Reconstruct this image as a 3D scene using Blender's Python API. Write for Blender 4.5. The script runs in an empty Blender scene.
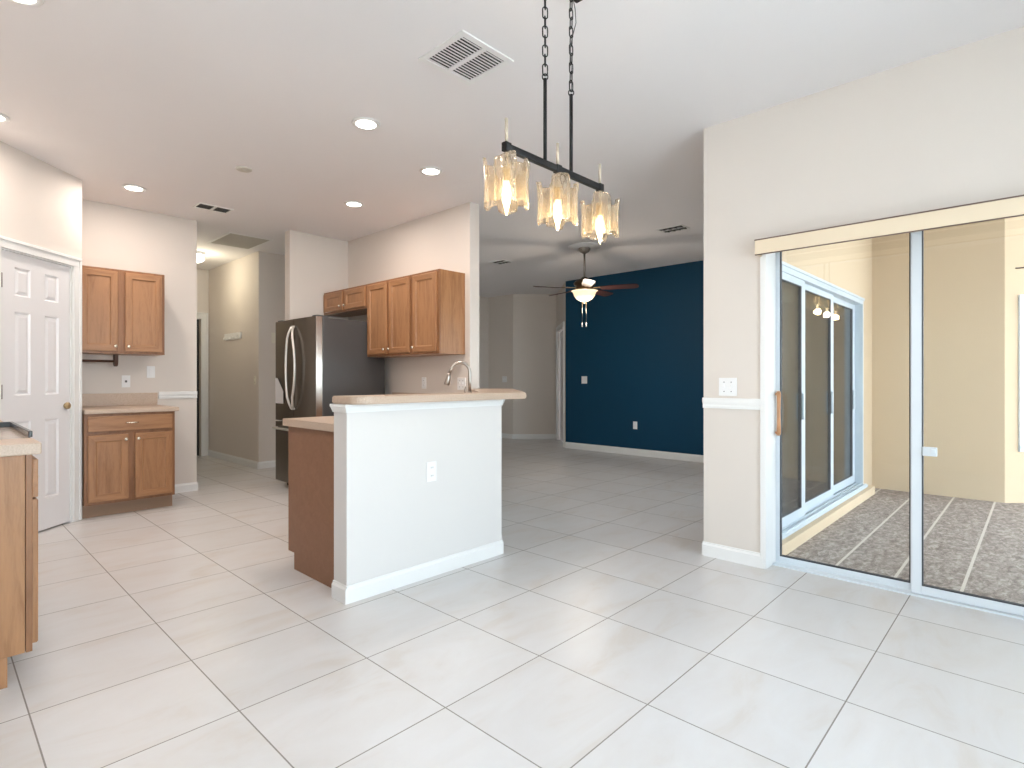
import bpy, bmesh, math, random
from mathutils import Vector, Matrix
PI = math.pi
sc = bpy.context.scene
C = sc.collection
random.seed(4)

# ------------------------------------------------------------------ camera, world, exposure
TH = 0.758949                                   # view azimuth from +X
cd = bpy.data.cameras.new('camera'); cam = bpy.data.objects.new('camera', cd); C.objects.link(cam)
cd.sensor_width = 36.0; cd.lens = 557.7 / 1024 * 36.0
cd.shift_y = -5.0 / 1024; cd.clip_start = 0.02
cam.location = (0, 0, 1.16)
cam.rotation_euler = (PI / 2, 0, TH - PI / 2)
sc.camera = cam

w = bpy.data.worlds.new('sky'); sc.world = w; w.use_nodes = True
wn = w.node_tree.nodes; wl = w.node_tree.links
bg = wn['Background']; bg.inputs[1].default_value = 5.0
tcw = wn.new('ShaderNodeTexCoord'); sepw = wn.new('ShaderNodeSeparateXYZ'); rw = wn.new('ShaderNodeValToRGB')
wl.new(tcw.outputs['Generated'], sepw.inputs[0]); wl.new(sepw.outputs[2], rw.inputs[0]); wl.new(rw.outputs[0], bg.inputs[0])
rw.color_ramp.elements[0].position = 0.0; rw.color_ramp.elements[0].color = (0.84, 0.92, 1.0, 1)
rw.color_ramp.elements[1].position = 0.6; rw.color_ramp.elements[1].color = (0.70, 0.82, 1.0, 1)

vs = sc.view_settings
vs.view_transform = 'Standard'; vs.look = 'None'; vs.gamma = 1.0; vs.use_curve_mapping = False
vs.exposure = 0.84

sun = bpy.data.lights.new('sun', 'SUN'); sun.energy = 12.0; sun.angle = 0.02; sun.color = (1.0, 0.97, 0.93)
suno = bpy.data.objects.new('sun', sun); C.objects.link(suno); suno.rotation_euler = (math.radians(-27), math.radians(6), 0)   # high, from beyond the house: the garden is lit, the porch and windows stay in shade

def portal(loc, rot, sx, sy):                   # guides sampling of the sky through an opening; gives off no light itself
    ld = bpy.data.lights.new('window_portal', 'AREA'); ld.shape = 'RECTANGLE'; ld.size = sx; ld.size_y = sy
    ld.cycles.is_portal = True
    o = bpy.data.objects.new('window_portal', ld); C.objects.link(o); o.location = loc; o.rotation_euler = rot
portal((0.95, -1.82, 1.35), (PI / 2, 0, 0), 3.6, 2.3)             # back window, faces +Y
portal((-1.58, -0.95, 1.35), (PI / 2, 0, -PI / 2), 1.7, 2.3)        # nook window, faces +X
portal((6.2, -4.9, 1.3), (PI / 2, 0, 0), 6.4, 2.8)                 # open screened side of the porch, faces +Y

# ------------------------------------------------------------------ materials
def mat(name, col=(0.8, 0.8, 0.8), rough=0.5, metal=0.0, spec=0.5, emit=None, strength=0.0):
    m = bpy.data.materials.new(name); m.use_nodes = True
    b = m.node_tree.nodes['Principled BSDF']
    b.inputs['Base Color'].default_value = (*col, 1); b.inputs['Roughness'].default_value = rough
    b.inputs['Metallic'].default_value = metal; b.inputs['Specular IOR Level'].default_value = spec
    if emit:
        b.inputs['Emission Color'].default_value = (*emit, 1); b.inputs['Emission Strength'].default_value = strength
    return m
def nodes(m):
    t = m.node_tree
    return t.nodes, t.links, t.nodes['Principled BSDF']
def coords(n, l, scale, kind='Object', rot=(0, 0, 0)):
    tc = n.new('ShaderNodeTexCoord'); mp = n.new('ShaderNodeMapping')
    mp.inputs['Scale'].default_value = scale; mp.inputs['Rotation'].default_value = rot
    l.new(tc.outputs[kind], mp.inputs[0]); return mp.outputs[0]
def noise(n, l, vec, scale, detail=3, rough=0.5, dist=0.0):
    x = n.new('ShaderNodeTexNoise'); x.inputs['Scale'].default_value = scale; x.inputs['Detail'].default_value = detail
    x.inputs['Roughness'].default_value = rough; x.inputs['Distortion'].default_value = dist
    l.new(vec, x.inputs['Vector']); return x.outputs[0]
def ramp(n, l, fac, stops):
    r = n.new('ShaderNodeValToRGB'); e = r.color_ramp.elements
    while len(e) < len(stops): e.new(0.5)
    for k, (p, c) in enumerate(stops): e[k].position = p; e[k].color = (*c, 1)
    l.new(fac, r.inputs[0]); return r.outputs[0]
def bump(n, l, b, h, strength, dist=0.01):
    x = n.new('ShaderNodeBump'); x.inputs['Strength'].default_value = strength; x.inputs['Distance'].default_value = dist
    l.new(h, x.inputs['Height']); l.new(x.outputs[0], b.inputs['Normal'])
def mth(n, l, op, a, b=None, c=None):
    x = n.new('ShaderNodeMath'); x.operation = op
    for k, v in enumerate((a, b, c)):
        if v is None: continue
        if isinstance(v, (int, float)): x.inputs[k].default_value = v
        else: l.new(v, x.inputs[k])
    return x.outputs[0]
def mixc(n, l, fac, a, b):
    x = n.new('ShaderNodeMix'); x.data_type = 'RGBA'
    if isinstance(fac, (int, float)): x.inputs[0].default_value = fac
    else: l.new(fac, x.inputs[0])
    for k, v in ((6, a), (7, b)):
        if isinstance(v, tuple): x.inputs[k].default_value = (*v, 1)
        else: l.new(v, x.inputs[k])
    return x.outputs[2]

def paint(name, col, rough=0.6, tex=0.06):
    m = mat(name, col, rough, spec=0.3); n, l, b = nodes(m)
    v = coords(n, l, (1, 1, 1)); h = noise(n, l, v, 140, 2)
    bump(n, l, b, h, tex, 0.004)
    c = noise(n, l, v, 0.8, 2)
    l.new(ramp(n, l, c, [(0.3, tuple(x * 0.985 for x in col)), (0.7, tuple(min(1, x * 1.015) for x in col))]), b.inputs['Base Color'])
    return m
def wood(name, a, bcol, horizontal=False, rough=0.36):
    m = mat(name, a, rough, spec=0.45); n, l, b = nodes(m)
    sc_ = (1.6, 14, 14) if horizontal else (14, 14, 1.6)
    v = coords(n, l, sc_)
    oi = n.new('ShaderNodeObjectInfo'); ad = n.new('ShaderNodeVectorMath'); ad.operation = 'ADD'
    sc2 = n.new('ShaderNodeVectorMath'); sc2.operation = 'SCALE'; sc2.inputs[3].default_value = 40
    cb = n.new('ShaderNodeCombineXYZ')
    for k in range(3): l.new(oi.outputs['Random'], cb.inputs[k])
    l.new(cb.outputs[0], sc2.inputs[0]); l.new(v, ad.inputs[0]); l.new(sc2.outputs[0], ad.inputs[1])
    g = noise(n, l, ad.outputs[0], 1.3, 4, 0.6, 0.9)
    f = noise(n, l, ad.outputs[0], 9.0, 2, 0.7)
    s = mth(n, l, 'ADD', mth(n, l, 'MULTIPLY', g, 0.75), mth(n, l, 'MULTIPLY', f, 0.25))
    l.new(ramp(n, l, s, [(0.34, bcol), (0.52, a), (0.7, tuple(x * 1.12 for x in a))]), b.inputs['Base Color'])
    bump(n, l, b, f, 0.05, 0.002)
    return m

M = {}
WALLC = (0.72, 0.66, 0.605)
M['wall'] = paint('wall_paint', WALLC)
M['ceiling'] = paint('ceiling_paint', (0.86, 0.84, 0.845), 0.75, 0.12)
M['blue'] = paint('blue_paint', (0.0008, 0.050, 0.105), 0.6)
M['trim'] = mat('white_trim_paint', (0.83, 0.83, 0.82), 0.32)
M['door'] = mat('white_door_paint', (0.80, 0.79, 0.80), 0.35)
M['porch'] = paint('yellow_stucco', (0.575, 0.445, 0.305), 0.85, 0.25)
M['oak'] = wood('oak_upright', (0.37, 0.185, 0.085), (0.27, 0.125, 0.053))
M['oak_h'] = wood('oak_crosswise', (0.37, 0.185, 0.085), (0.27, 0.125, 0.053), True)
M['frame_oak_shade'] = wood('oak_face_frame_shade', (0.27, 0.125, 0.055), (0.20, 0.088, 0.037))  # oak darkened to paint the shadow around the cabinet doors
M['panel'] = wood('brown_end_panel', (0.27, 0.135, 0.075), (0.25, 0.122, 0.066), rough=0.5)
M['toe'] = mat('brown_toe_kick', (0.30, 0.19, 0.12), 0.6)
M['alu'] = mat('white_aluminium', (0.74, 0.79, 0.83), 0.35)
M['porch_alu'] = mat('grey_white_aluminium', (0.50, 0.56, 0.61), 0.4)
M['plate'] = mat('white_plastic', (0.85, 0.85, 0.85), 0.4)
M['ivory'] = mat('ivory_plastic', (0.80, 0.76, 0.66), 0.45)
M['dark'] = mat('dark_void_shade', (0.02, 0.02, 0.02), 0.8)
M['gasket_and_shade'] = mat('dark_gasket_and_shade', (0.035, 0.04, 0.05), 0.6)
M['slot'] = mat('grey_slot', (0.12, 0.12, 0.12), 0.6)
M['black'] = mat('black_metal', (0.010, 0.010, 0.011), 0.5, 0.0, 0.3)
M['stem'] = mat('champagne_stem_metal', (0.55, 0.46, 0.36), 0.4, 0.5)
M['bronze'] = mat('bronze_metal', (0.10, 0.065, 0.04), 0.35, 0.9)
M['brass'] = mat('brass_metal', (0.42, 0.31, 0.17), 0.4, 0.6)
M['knobm'] = mat('satin_nickel_knob', (0.85, 0.78, 0.66), 0.25, 0.8)
M['nickel'] = mat('brushed_nickel', (0.42, 0.38, 0.34), 0.28, 1.0)
M['fsteel'] = mat('dark_stainless', (0.20, 0.175, 0.15), 0.24, 1.0)
M['fedge'] = mat('bright_stainless_edge', (0.55, 0.50, 0.46), 0.25, 1.0)
M['fside'] = mat('charcoal_fridge_side', (0.085, 0.082, 0.082), 0.4, 0.2)
M['steel'] = mat('bright_stainless', (0.80, 0.78, 0.75), 0.38, 0.85)
M['rangeb'] = mat('black_enamel', (0.015, 0.015, 0.017), 0.2)
M['cookglass'] = mat('cooktop_painted_reflection', (0.52, 0.41, 0.32), 0.15)  # beige reflection on dark glass, painted in as the cooktop colour
M['paper'] = mat('white_paper', (0.62, 0.62, 0.62), 0.8)
M['blade'] = wood('dark_fan_blade_wood', (0.055, 0.018, 0.014), (0.035, 0.012, 0.010), True, 0.4)
M['towelwood'] = wood('dark_holder_wood', (0.09, 0.04, 0.025), (0.06, 0.028, 0.018), True, 0.5)
M['handlewood'] = wood('light_handle_wood', (0.55, 0.27, 0.13), (0.45, 0.21, 0.10))
M['valance'] = mat('cream_valance', (0.80, 0.67, 0.50), 0.45)
M['valedge'] = mat('brown_valance_edge', (0.16, 0.10, 0.075), 0.5)
M['grille'] = mat('beige_grille', (0.56, 0.53, 0.47), 0.6)
M['halfwall'] = paint('white_half_wall_paint', (0.72, 0.70, 0.68))
M['lens'] = mat('lit_lens', (1, 1, 1), 0.4, emit=(1.0, 0.93, 0.84), strength=9.0)
M['hallglass'] = mat('lit_hall_globe', (0.9, 0.9, 0.88), 0.3, emit=(1.0, 0.97, 0.88), strength=2.2)
M['fanglass'] = mat('lit_alabaster_bowl', (0.85, 0.76, 0.58), 0.35, emit=(1.0, 0.78, 0.48), strength=0.42)
M['bulb'] = mat('lit_bulb', (1, 0.95, 0.85), 0.2, emit=(1.0, 0.76, 0.42), strength=7.0)
M['blind'] = mat('white_blind_slat', (0.78, 0.84, 0.82), 0.5)
M['bounce_ground'] = mat('pale_bounce_ground', (0.60, 0.59, 0.57), 0.9)  # kept pale so the unseen ground bounces light to the ceiling

def tile_floor():
    m = mat('glazed_floor_tile', (0.7, 0.7, 0.7), 0.2); n, l, b = nodes(m)
    tc = n.new('ShaderNodeTexCoord'); sp = n.new('ShaderNodeSeparateXYZ'); l.new(tc.outputs['Object'], sp.inputs[0])
    S = 0.508
    ux = mth(n, l, 'DIVIDE', mth(n, l, 'SUBTRACT', sp.outputs[0], 0.2505 - 10 * S), S)
    uy = mth(n, l, 'DIVIDE', mth(n, l, 'SUBTRACT', sp.outputs[1], 2.0334 - 10 * S), S)
    def edge(u): return mth(n, l, 'ABSOLUTE', mth(n, l, 'SUBTRACT', mth(n, l, 'FRACT', u), 0.5))
    e = mth(n, l, 'MAXIMUM', edge(ux), edge(uy))
    grout = mth(n, l, 'GREATER_THAN', e, 0.5 - 0.0024 / S)
    cb = n.new('ShaderNodeCombineXYZ'); l.new(mth(n, l, 'FLOOR', ux), cb.inputs[0]); l.new(mth(n, l, 'FLOOR', uy), cb.inputs[1])
    wn_ = n.new('ShaderNodeTexWhiteNoise'); l.new(cb.outputs[0], wn_.inputs['Vector'])
    ad = n.new('ShaderNodeVectorMath'); ad.operation = 'MULTIPLY_ADD'; ad.inputs[1].default_value = (7, 7, 7)
    l.new(wn_.outputs['Color'], ad.inputs[0]); l.new(tc.outputs['Object'], ad.inputs[2])
    mp = n.new('ShaderNodeMapping'); mp.inputs['Scale'].default_value = (1.0, 2.4, 1); mp.inputs['Rotation'].default_value = (0, 0, 0.5)
    l.new(ad.outputs[0], mp.inputs[0])
    a = noise(n, l, mp.outputs[0], 2.2, 5, 0.6, 0.8)
    c = ramp(n, l, a, [(0.30, (0.625, 0.59, 0.555)), (0.45, (0.665, 0.65, 0.64)), (0.66, (0.69, 0.685, 0.685))])
    v = mth(n, l, 'MULTIPLY_ADD', wn_.outputs['Value'], 0.05, 0.965)
    hs = n.new('ShaderNodeHueSaturation'); l.new(c, hs.inputs['Color']); l.new(v, hs.inputs['Value'])
    l.new(mixc(n, l, grout, hs.outputs[0], (0.27, 0.25, 0.23)), b.inputs['Base Color'])
    l.new(mth(n, l, 'MULTIPLY_ADD', grout, 0.55, 0.31), b.inputs['Roughness'])
    bump(n, l, b, mth(n, l, 'SUBTRACT', 1.0, grout), 0.25, 0.002)
    return m
M['tile'] = tile_floor()
def porch_floor():
    m = mat('mottled_porch_tile', (0.3, 0.28, 0.27), 0.6); n, l, b = nodes(m)
    v = coords(n, l, (1, 1, 1))
    sp = n.new('ShaderNodeSeparateXYZ'); tc = n.new('ShaderNodeTexCoord'); l.new(tc.outputs['Object'], sp.inputs[0])
    mp = coords(n, l, (1.0, 1.9, 1), rot=(0, 0, 0.25))
    a = noise(n, l, mp, 15, 5, 0.7, 0.7)
    d = noise(n, l, v, 60, 2, 0.6)
    s = mth(n, l, 'ADD', mth(n, l, 'MULTIPLY', a, 0.8), mth(n, l, 'MULTIPLY', d, 0.2))
    c = ramp(n, l, s, [(0.36, (0.13, 0.095, 0.08)), (0.46, (0.225, 0.175, 0.15)), (0.53, (0.32, 0.265, 0.235)), (0.62, (0.46, 0.40, 0.365))])
    u = mth(n, l, 'DIVIDE', mth(n, l, 'SUBTRACT', sp.outputs[1], 0.94 - 31.0), 0.31)
    e = mth(n, l, 'ABSOLUTE', mth(n, l, 'SUBTRACT', mth(n, l, 'FRACT', mth(n, l, 'ADD', u, 0.5)), 0.5))
    ln = mth(n, l, 'LESS_THAN', e, 0.008 / 0.31)
    l.new(mixc(n, l, ln, c, (0.62, 0.56, 0.50)), b.inputs['Base Color'])
    bump(n, l, b, s, 0.3, 0.004)
    return m
M['porchtile'] = porch_floor()
def laminate():
    m = mat('beige_laminate', (0.60, 0.47, 0.36), 0.38); n, l, b = nodes(m)
    v = coords(n, l, (1, 1, 1)); a = noise(n, l, v, 160, 3, 0.7)
    l.new(ramp(n, l, a, [(0.35, (0.47, 0.35, 0.265)), (0.5, (0.53, 0.405, 0.31)), (0.65, (0.58, 0.455, 0.355))]), b.inputs['Base Color'])
    return m
M['laminate'] = laminate()
def glass(name, tint=(0.95, 0.98, 0.97), base=0.04, gain=0.9, rough=0.0):
    m = bpy.data.materials.new(name); m.use_nodes = True; n, l = m.node_tree.nodes, m.node_tree.links
    n.remove(n['Principled BSDF'])
    t = n.new('ShaderNodeBsdfTransparent'); t.inputs[0].default_value = (*tint, 1)
    g = n.new('ShaderNodeBsdfGlossy'); g.inputs['Roughness'].default_value = rough
    f = n.new('ShaderNodeFresnel'); f.inputs[0].default_value = 1.45
    mx = n.new('ShaderNodeMixShader')
    l.new(mth(n, l, 'MULTIPLY_ADD', f.outputs[0], gain, base - 0.03), mx.inputs[0]); l.new(t.outputs[0], mx.inputs[1]); l.new(g.outputs[0], mx.inputs[2])
    l.new(mx.outputs[0], n['Material Output'].inputs[0])
    return m
M['glass'] = glass('clear_window_glass')
def shade_glass():
    m = bpy.data.materials.new('amber_wavy_glass'); m.use_nodes = True; n, l = m.node_tree.nodes, m.node_tree.links
    n.remove(n['Principled BSDF'])
    v = coords(n, l, (1, 1, 0.35)); h = noise(n, l, v, 55, 3, 0.6, 0.6)
    bp = n.new('ShaderNodeBump'); bp.inputs['Strength'].default_value = 0.9; bp.inputs['Distance'].default_value = 0.006; l.new(h, bp.inputs['Height'])
    t = n.new('ShaderNodeBsdfTransparent'); t.inputs[0].default_value = (0.93, 0.92, 0.90, 1)
    g = n.new('ShaderNodeBsdfGlass'); g.inputs['Color'].default_value = (0.93, 0.89, 0.83, 1); g.inputs['Roughness'].default_value = 0.03; g.inputs['IOR'].default_value = 1.48
    tr = n.new('ShaderNodeBsdfTranslucent'); tr.inputs[0].default_value = (0.95, 0.82, 0.6, 1)
    l.new(bp.outputs[0], g.inputs['Normal'])
    m1 = n.new('ShaderNodeMixShader'); m1.inputs[0].default_value = 0.85; l.new(t.outputs[0], m1.inputs[1]); l.new(g.outputs[0], m1.inputs[2])
    m2 = n.new('ShaderNodeMixShader'); m2.inputs[0].default_value = 0.10; l.new(m1.outputs[0], m2.inputs[1]); l.new(tr.outputs[0], m2.inputs[2])
    l.new(m2.outputs[0], n['Material Output'].inputs[0])
    return m
M['shade'] = shade_glass()

# ------------------------------------------------------------------ mesh helpers
def box(bm, x0, y0, z0, x1, y1, z1, bev=0.0, mi=0):
    x0, x1 = sorted((x0, x1)); y0, y1 = sorted((y0, y1)); z0, z1 = sorted((z0, z1))
    t = bmesh.new()
    bmesh.ops.create_cube(t, size=1, matrix=Matrix.Translation(((x0 + x1) / 2, (y0 + y1) / 2, (z0 + z1) / 2)) @ Matrix.Diagonal((x1 - x0, y1 - y0, z1 - z0, 1)))
    if bev: bmesh.ops.bevel(t, geom=t.edges[:], offset=bev, segments=2, affect='EDGES', profile=0.6)
    join(bm, t, mi)
def join(bm, t, mi=None, mtx=None):
    vm = {}
    for v in t.verts: vm[v] = bm.verts.new(mtx @ v.co if mtx else v.co)
    for f in t.faces:
        try:
            nf = bm.faces.new([vm[v] for v in f.verts]); nf.smooth = f.smooth
            nf.material_index = f.material_index if mi is None else mi
        except ValueError: pass
    t.free()
def prism(bm, pts, z0, z1, bev=0.0, segs=2):
    a = sum(p[0] * q[1] - q[0] * p[1] for p, q in zip(pts, pts[1:] + pts[:1]))
    if a < 0: pts = pts[::-1]
    t = bmesh.new()
    lo = [t.verts.new((p[0], p[1], z0)) for p in pts]; hi = [t.verts.new((p[0], p[1], z1)) for p in pts]
    t.faces.new(lo[::-1]); t.faces.new(hi)
    for i in range(len(pts)): j = (i + 1) % len(pts); t.faces.new((lo[i], lo[j], hi[j], hi[i]))
    if bev: bmesh.ops.bevel(t, geom=t.edges[:], offset=bev, segments=segs, affect='EDGES')
    join(bm, t)
def lathe(bm, prof, seg=24, cx=0, cy=0, smooth=True):
    rings = []
    for r, z in prof:
        if r < 1e-5: rings.append([bm.verts.new((cx, cy, z))])
        else: rings.append([bm.verts.new((cx + r * math.cos(2 * PI * k / seg), cy + r * math.sin(2 * PI * k / seg), z)) for k in range(seg)])
    for a, b in zip(rings, rings[1:]):
        for k in range(seg):
            q = [a[k % len(a)], a[(k + 1) % len(a)], b[(k + 1) % len(b)], b[k % len(b)]]
            u = []
            for v in q:
                if v not in u: u.append(v)
            if len(u) > 2:
                f = bm.faces.new(u); f.smooth = smooth
def tube(bm, path, rad, seg=8, closed=False, caps=True):
    P = [Vector(p) for p in path]; n = len(P); rings = []
    r_ = rad if isinstance(rad, (list, tuple)) else [rad] * n
    up = None
    for i, p in enumerate(P):
        a = P[(i - 1) % n] if closed or i > 0 else p; b = P[(i + 1) % n] if closed or i < n - 1 else p
        d = (b - a).normalized()
        if up is None: up = Vector((0, 0, 1)) if abs(d.z) < 0.9 else Vector((1, 0, 0))
        s = d.cross(up)
        if s.length < 1e-4: s = d.cross(Vector((0.3, 1, 0.2)))
        s.normalize(); up = s.cross(d).normalized()
        rings.append([bm.verts.new(p + r_[i] * (s * math.cos(2 * PI * k / seg) + up * math.sin(2 * PI * k / seg))) for k in range(seg)])
    for i in range(n if closed else n - 1):
        a, b = rings[i], rings[(i + 1) % n]
        for k in range(seg):
            f = bm.faces.new((a[k], a[(k + 1) % seg], b[(k + 1) % seg], b[k])); f.smooth = True
    if caps and not closed:
        bm.faces.new(rings[0][::-1]); bm.faces.new(rings[-1])
def cyl(bm, p0, p1, r, seg=16): tube(bm, [p0, p1], r, seg)
def B(f):                                        # a bmesh filled by f
    bm = bmesh.new(); f(bm); return bm
def obj(name, bm, m, parent=None, loc=None, rotz=None):
    bmesh.ops.recalc_face_normals(bm, faces=bm.faces[:])
    me = bpy.data.meshes.new(name); bm.to_mesh(me); bm.free()
    for mm in (m if isinstance(m, (list, tuple)) else [m]): me.materials.append(mm if not isinstance(mm, str) else M[mm])
    o = bpy.data.objects.new(name, me); C.objects.link(o)
    if parent: o.parent = parent
    if loc: o.location = loc
    if rotz is not None: o.rotation_euler = (0, 0, rotz)
    return o
def tag(o, label, cat, group=None, kind=None):
    o['label'] = label; o['category'] = cat
    if group: o['group'] = group
    if kind: o['kind'] = kind
    return o
def thing(name, label, cat, loc=(0, 0, 0), rotz=0.0, group=None, kind=None):
    o = bpy.data.objects.new(name, None); C.objects.link(o); o.empty_display_size = 0.1
    o.location = loc; o.rotation_euler = (0, 0, rotz)
    return tag(o, label, cat, group, kind)
def kids(o): return [c for c in bpy.data.objects if c.parent == o]
def dup(root, loc, rotz, label):
    def cp(o, par):
        c = o.copy(); C.objects.link(c)
        if par: c.parent = par
        for k in kids(o): cp(k, c)
        return c
    r = cp(root, None); r.location = loc; r.rotation_euler = (0, 0, rotz); r['label'] = label
    return r
def struct(name, bm, m, label, cat): return tag(obj(name, bm, m), label, cat, kind='structure')
def frame_of(p0, p1):                            # local x along p0->p1, local y to its left
    a = math.atan2(p1[1] - p0[1], p1[0] - p0[0])
    return Matrix.Translation((p0[0], p0[1], 0)) @ Matrix.Rotation(a, 4, 'Z'), math.hypot(p1[0] - p0[0], p1[1] - p0[1])
def wallseg(bm, p0, p1, t, z1, openings=(), z0=0.0):   # thickness t to the left of p0->p1
    mt, L = frame_of(p0, p1); tb = bmesh.new(); s = 0.0
    for (a, b, za, zb) in sorted(openings):
        if a > s: box(tb, s, 0, z0, a, t, z1)
        if za > z0: box(tb, a, 0, z0, b, t, za)
        if zb < z1: box(tb, a, 0, zb, b, t, z1)
        s = b
    if s < L: box(tb, s, 0, z0, L, t, z1)
    join(bm, tb, None, mt)
def boardseg(bm, p0, p1, t, h, z0=0.0, cap=True):      # baseboard / rail strip with a stepped top, proud to the RIGHT of p0->p1
    mt, L = frame_of(p0, p1); tb = bmesh.new()
    prof = [(0, z0), (-t, z0), (-t, z0 + h * 0.78), (-t * 0.55, z0 + h * 0.9), (-t * 0.45, z0 + h), (0, z0 + h)] if cap else \
           [(0, z0), (-t * .6, z0), (-t * .7, z0 + h * .2), (-t * .6, z0 + h * .35), (-t, z0 + h * .6), (-t, z0 + h * .95), (-t * .7, z0 + h), (0, z0 + h)]
    a = [tb.verts.new((0, y, z)) for y, z in prof]; b = [tb.verts.new((L, y, z)) for y, z in prof]
    tb.faces.new(a); tb.faces.new(b[::-1])
    for i in range(len(prof)): j = (i + 1) % len(prof); tb.faces.new((a[i], b[i], b[j], a[j]))
    join(bm, tb, None, mt)

H = 2.81
# ------------------------------------------------------------------ the shell
def f(bm):
    box(bm, -1.7, -1.95, -0.12, 3.70, 9.7, 0)
    box(bm, 3.70, 1.33, -0.12, 9.0, 9.7, 0)
struct('floor', B(f), 'tile', 'large pale glazed floor tiles running through the kitchen and living room', 'floor')
def f(bm):
    box(bm, -1.7, -1.95, H, 3.72, 9.7, H + 0.12); box(bm, 3.72, 1.35, H, 9.0, 9.7, H + 0.12)
struct('ceiling', B(f), 'ceiling', 'flat white ceiling over kitchen, dining area and living room', 'ceiling')
struct('floor_porch', B(lambda bm: box(bm, 3.70, -5.0, -0.14, 9.4, 1.33, -0.02)), 'porchtile', 'mottled grey brown porch floor with pale lines beyond the glass door', 'floor')
struct('ceiling_porch', B(lambda bm: box(bm, 3.72, -5.0, 2.72, 9.4, 1.33, 2.82)), 'ceiling', 'unseen pale porch ceiling, extended outward to dim the porch', 'ceiling')  # out of view, carried far out to keep daylight off the porch
struct('ground', B(lambda bm: box(bm, -30, -40, -0.5, 40, 40, -0.3)), 'bounce_ground', 'unseen pale ground outside, added to bounce light indoors', 'ground')

DOP = (-0.70, 1.22)                              # dining slider opening in Y
def f(bm):
    wallseg(bm, (3.70, 1.615), (3.70, -1.95), -0.16, H, [(1.615 - DOP[1], 1.615 - DOP[0], 0, 2.02)])
struct('wall_right', B(f), 'wall', 'pale wall on the right holding the glass sliding door', 'wall')
struct('wall_kitchen', B(lambda bm: wallseg(bm, (3.62, 6.15), (3.62, 3.86), -0.12, H)), 'wall', 'beige kitchen wall behind the upper cabinets and refrigerator', 'wall')
struct('wall_niche', B(lambda bm: wallseg(bm, (2.785, 6.03), (3.50, 6.03), 0.12, H)), 'wall', 'short beige wall beside the refrigerator, facing the dining area', 'wall')
struct('wall_left', B(lambda bm: wallseg(bm, (0.782, 6.38), (1.955, 6.38), 0.12, H)), 'wall', 'beige wall behind the left oak cabinets', 'wall')
DG0 = (-0.30, 4.567); DG1 = (0.902, 5.769)
def dg(x): return (x - DG0[0]) * math.sqrt(2)
def f(bm):
    wallseg(bm, DG0, DG1, 0.12, H, [(dg(0.355), dg(0.826), 0, 2.075)])
    wallseg(bm, (0.902, 5.769), (0.902, 6.38), 0.12, H)
struct('wall_pantry', B(f), 'wall', 'angled beige wall holding the white panelled pantry door', 'wall')
struct('wall_pantry_inside', B(lambda bm: box(bm, -0.3, 6.38, 0, 0.78, 6.5, H)), 'wall', 'back wall inside the closed pantry', 'wall')
struct('wall_range', B(lambda bm: box(bm, -0.42, 2.5, 0, -0.30, 6.5, H)), 'wall', 'beige kitchen wall behind the range', 'wall')
def f(bm):
    wallseg(bm, (-1.7, 2.5), (-0.42, 2.5), 0.12, H)
    wallseg(bm, (-1.7, -1.95), (-1.7, 2.62), -0.12, H, [(0.15, 1.85, 0.25, 2.5)])
struct('wall_nook', B(f), 'wall', 'beige breakfast nook wall with a wide window', 'wall')
struct('wall_back', B(lambda bm: wallseg(bm, (-1.7, -1.95), (3.70, -1.95), 0.12, H, [(0.85, 4.45, 0.25, 2.5)])), 'wall', 'beige wall behind the dining area with a wide window', 'wall')
def f(bm):
    wallseg(bm, (1.955, 6.50), (1.955, 9.15), 0.12, H)
struct('wall_hall_left', B(f), 'wall', 'beige left side wall of the back hall', 'wall')
def f(bm):
    wallseg(bm, (2.97, 9.15), (2.97, 7.32), 0.12, H); wallseg(bm, (3.09, 7.32), (3.74, 7.32), 0.12, H)
struct('wall_hall_right', B(f), 'wall', 'shadowy beige wall on the right of the back hall', 'wall')
struct('wall_hall_end', B(lambda bm: wallseg(bm, (1.84, 9.15), (3.09, 9.15), 0.12, H, [(0.27, 1.025, 0, 2.06)])), 'wall', 'end wall of the back hall', 'wall')
def f(bm):
    wallseg(bm, (3.70, 1.33), (7.57, 1.33), 0.15, H + 0.1, [(0.22, 2.92, 0.0, 1.965)])
struct('wall_porch_side', B(f), ['porch'], 'yellow porch wall holding the three panel glass slider', 'wall')
struct('wall_blue', B(lambda bm: box(bm, 7.45, 2.95, 0, 7.57, 5.82, H)), 'blue', 'deep teal blue accent wall of the living room', 'wall')
struct('wall_living_side', B(lambda bm: box(bm, 7.45, 1.48, 0, 7.57, 2.95, H)), 'wall', 'beige living room wall seen through the porch slider', 'wall')
LD0 = (7.45, 5.82); LD1 = (8.464, 6.834)
def f(bm):
    wallseg(bm, LD1, LD0, 0.12, H, [(0.18, 1.23, 0, 2.06)])
struct('wall_living_corner', B(f), 'wall', 'angled wall with a doorway past the blue wall', 'wall')
def f(bm):
    wallseg(bm, (7.866, 7.432), LD1, 0.12, H)
struct('wall_living_far', B(f), 'wall', 'beige wall beyond the bar counter, left of the doorway', 'wall')
struct('wall_foyer', B(lambda bm: box(bm, 7.866, 7.432, 0, 7.986, 8.2, H)), 'wall', 'tan foyer wall with a light switch beyond the bar counter', 'wall')
def f(bm):
    box(bm, 3.62, 8.12, 0, 7.99, 8.24, H); box(bm, 3.62, 7.44, 0, 3.74, 8.12, H)
struct('wall_foyer_back', B(f), 'wall', 'foyer wall beside the end of the kitchen wall', 'wall')
PB = 7.08
def f(bm):
    box(bm, PB, 0.25, -0.05, PB + 0.12, 1.33, 2.75)
struct('wall_porch_back', B(f), 'porch', 'yellow end wall of the porch', 'wall')
PW0 = (PB, 0.25); PW1 = (PB + 1.6, 0.25 - 1.6)
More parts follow.
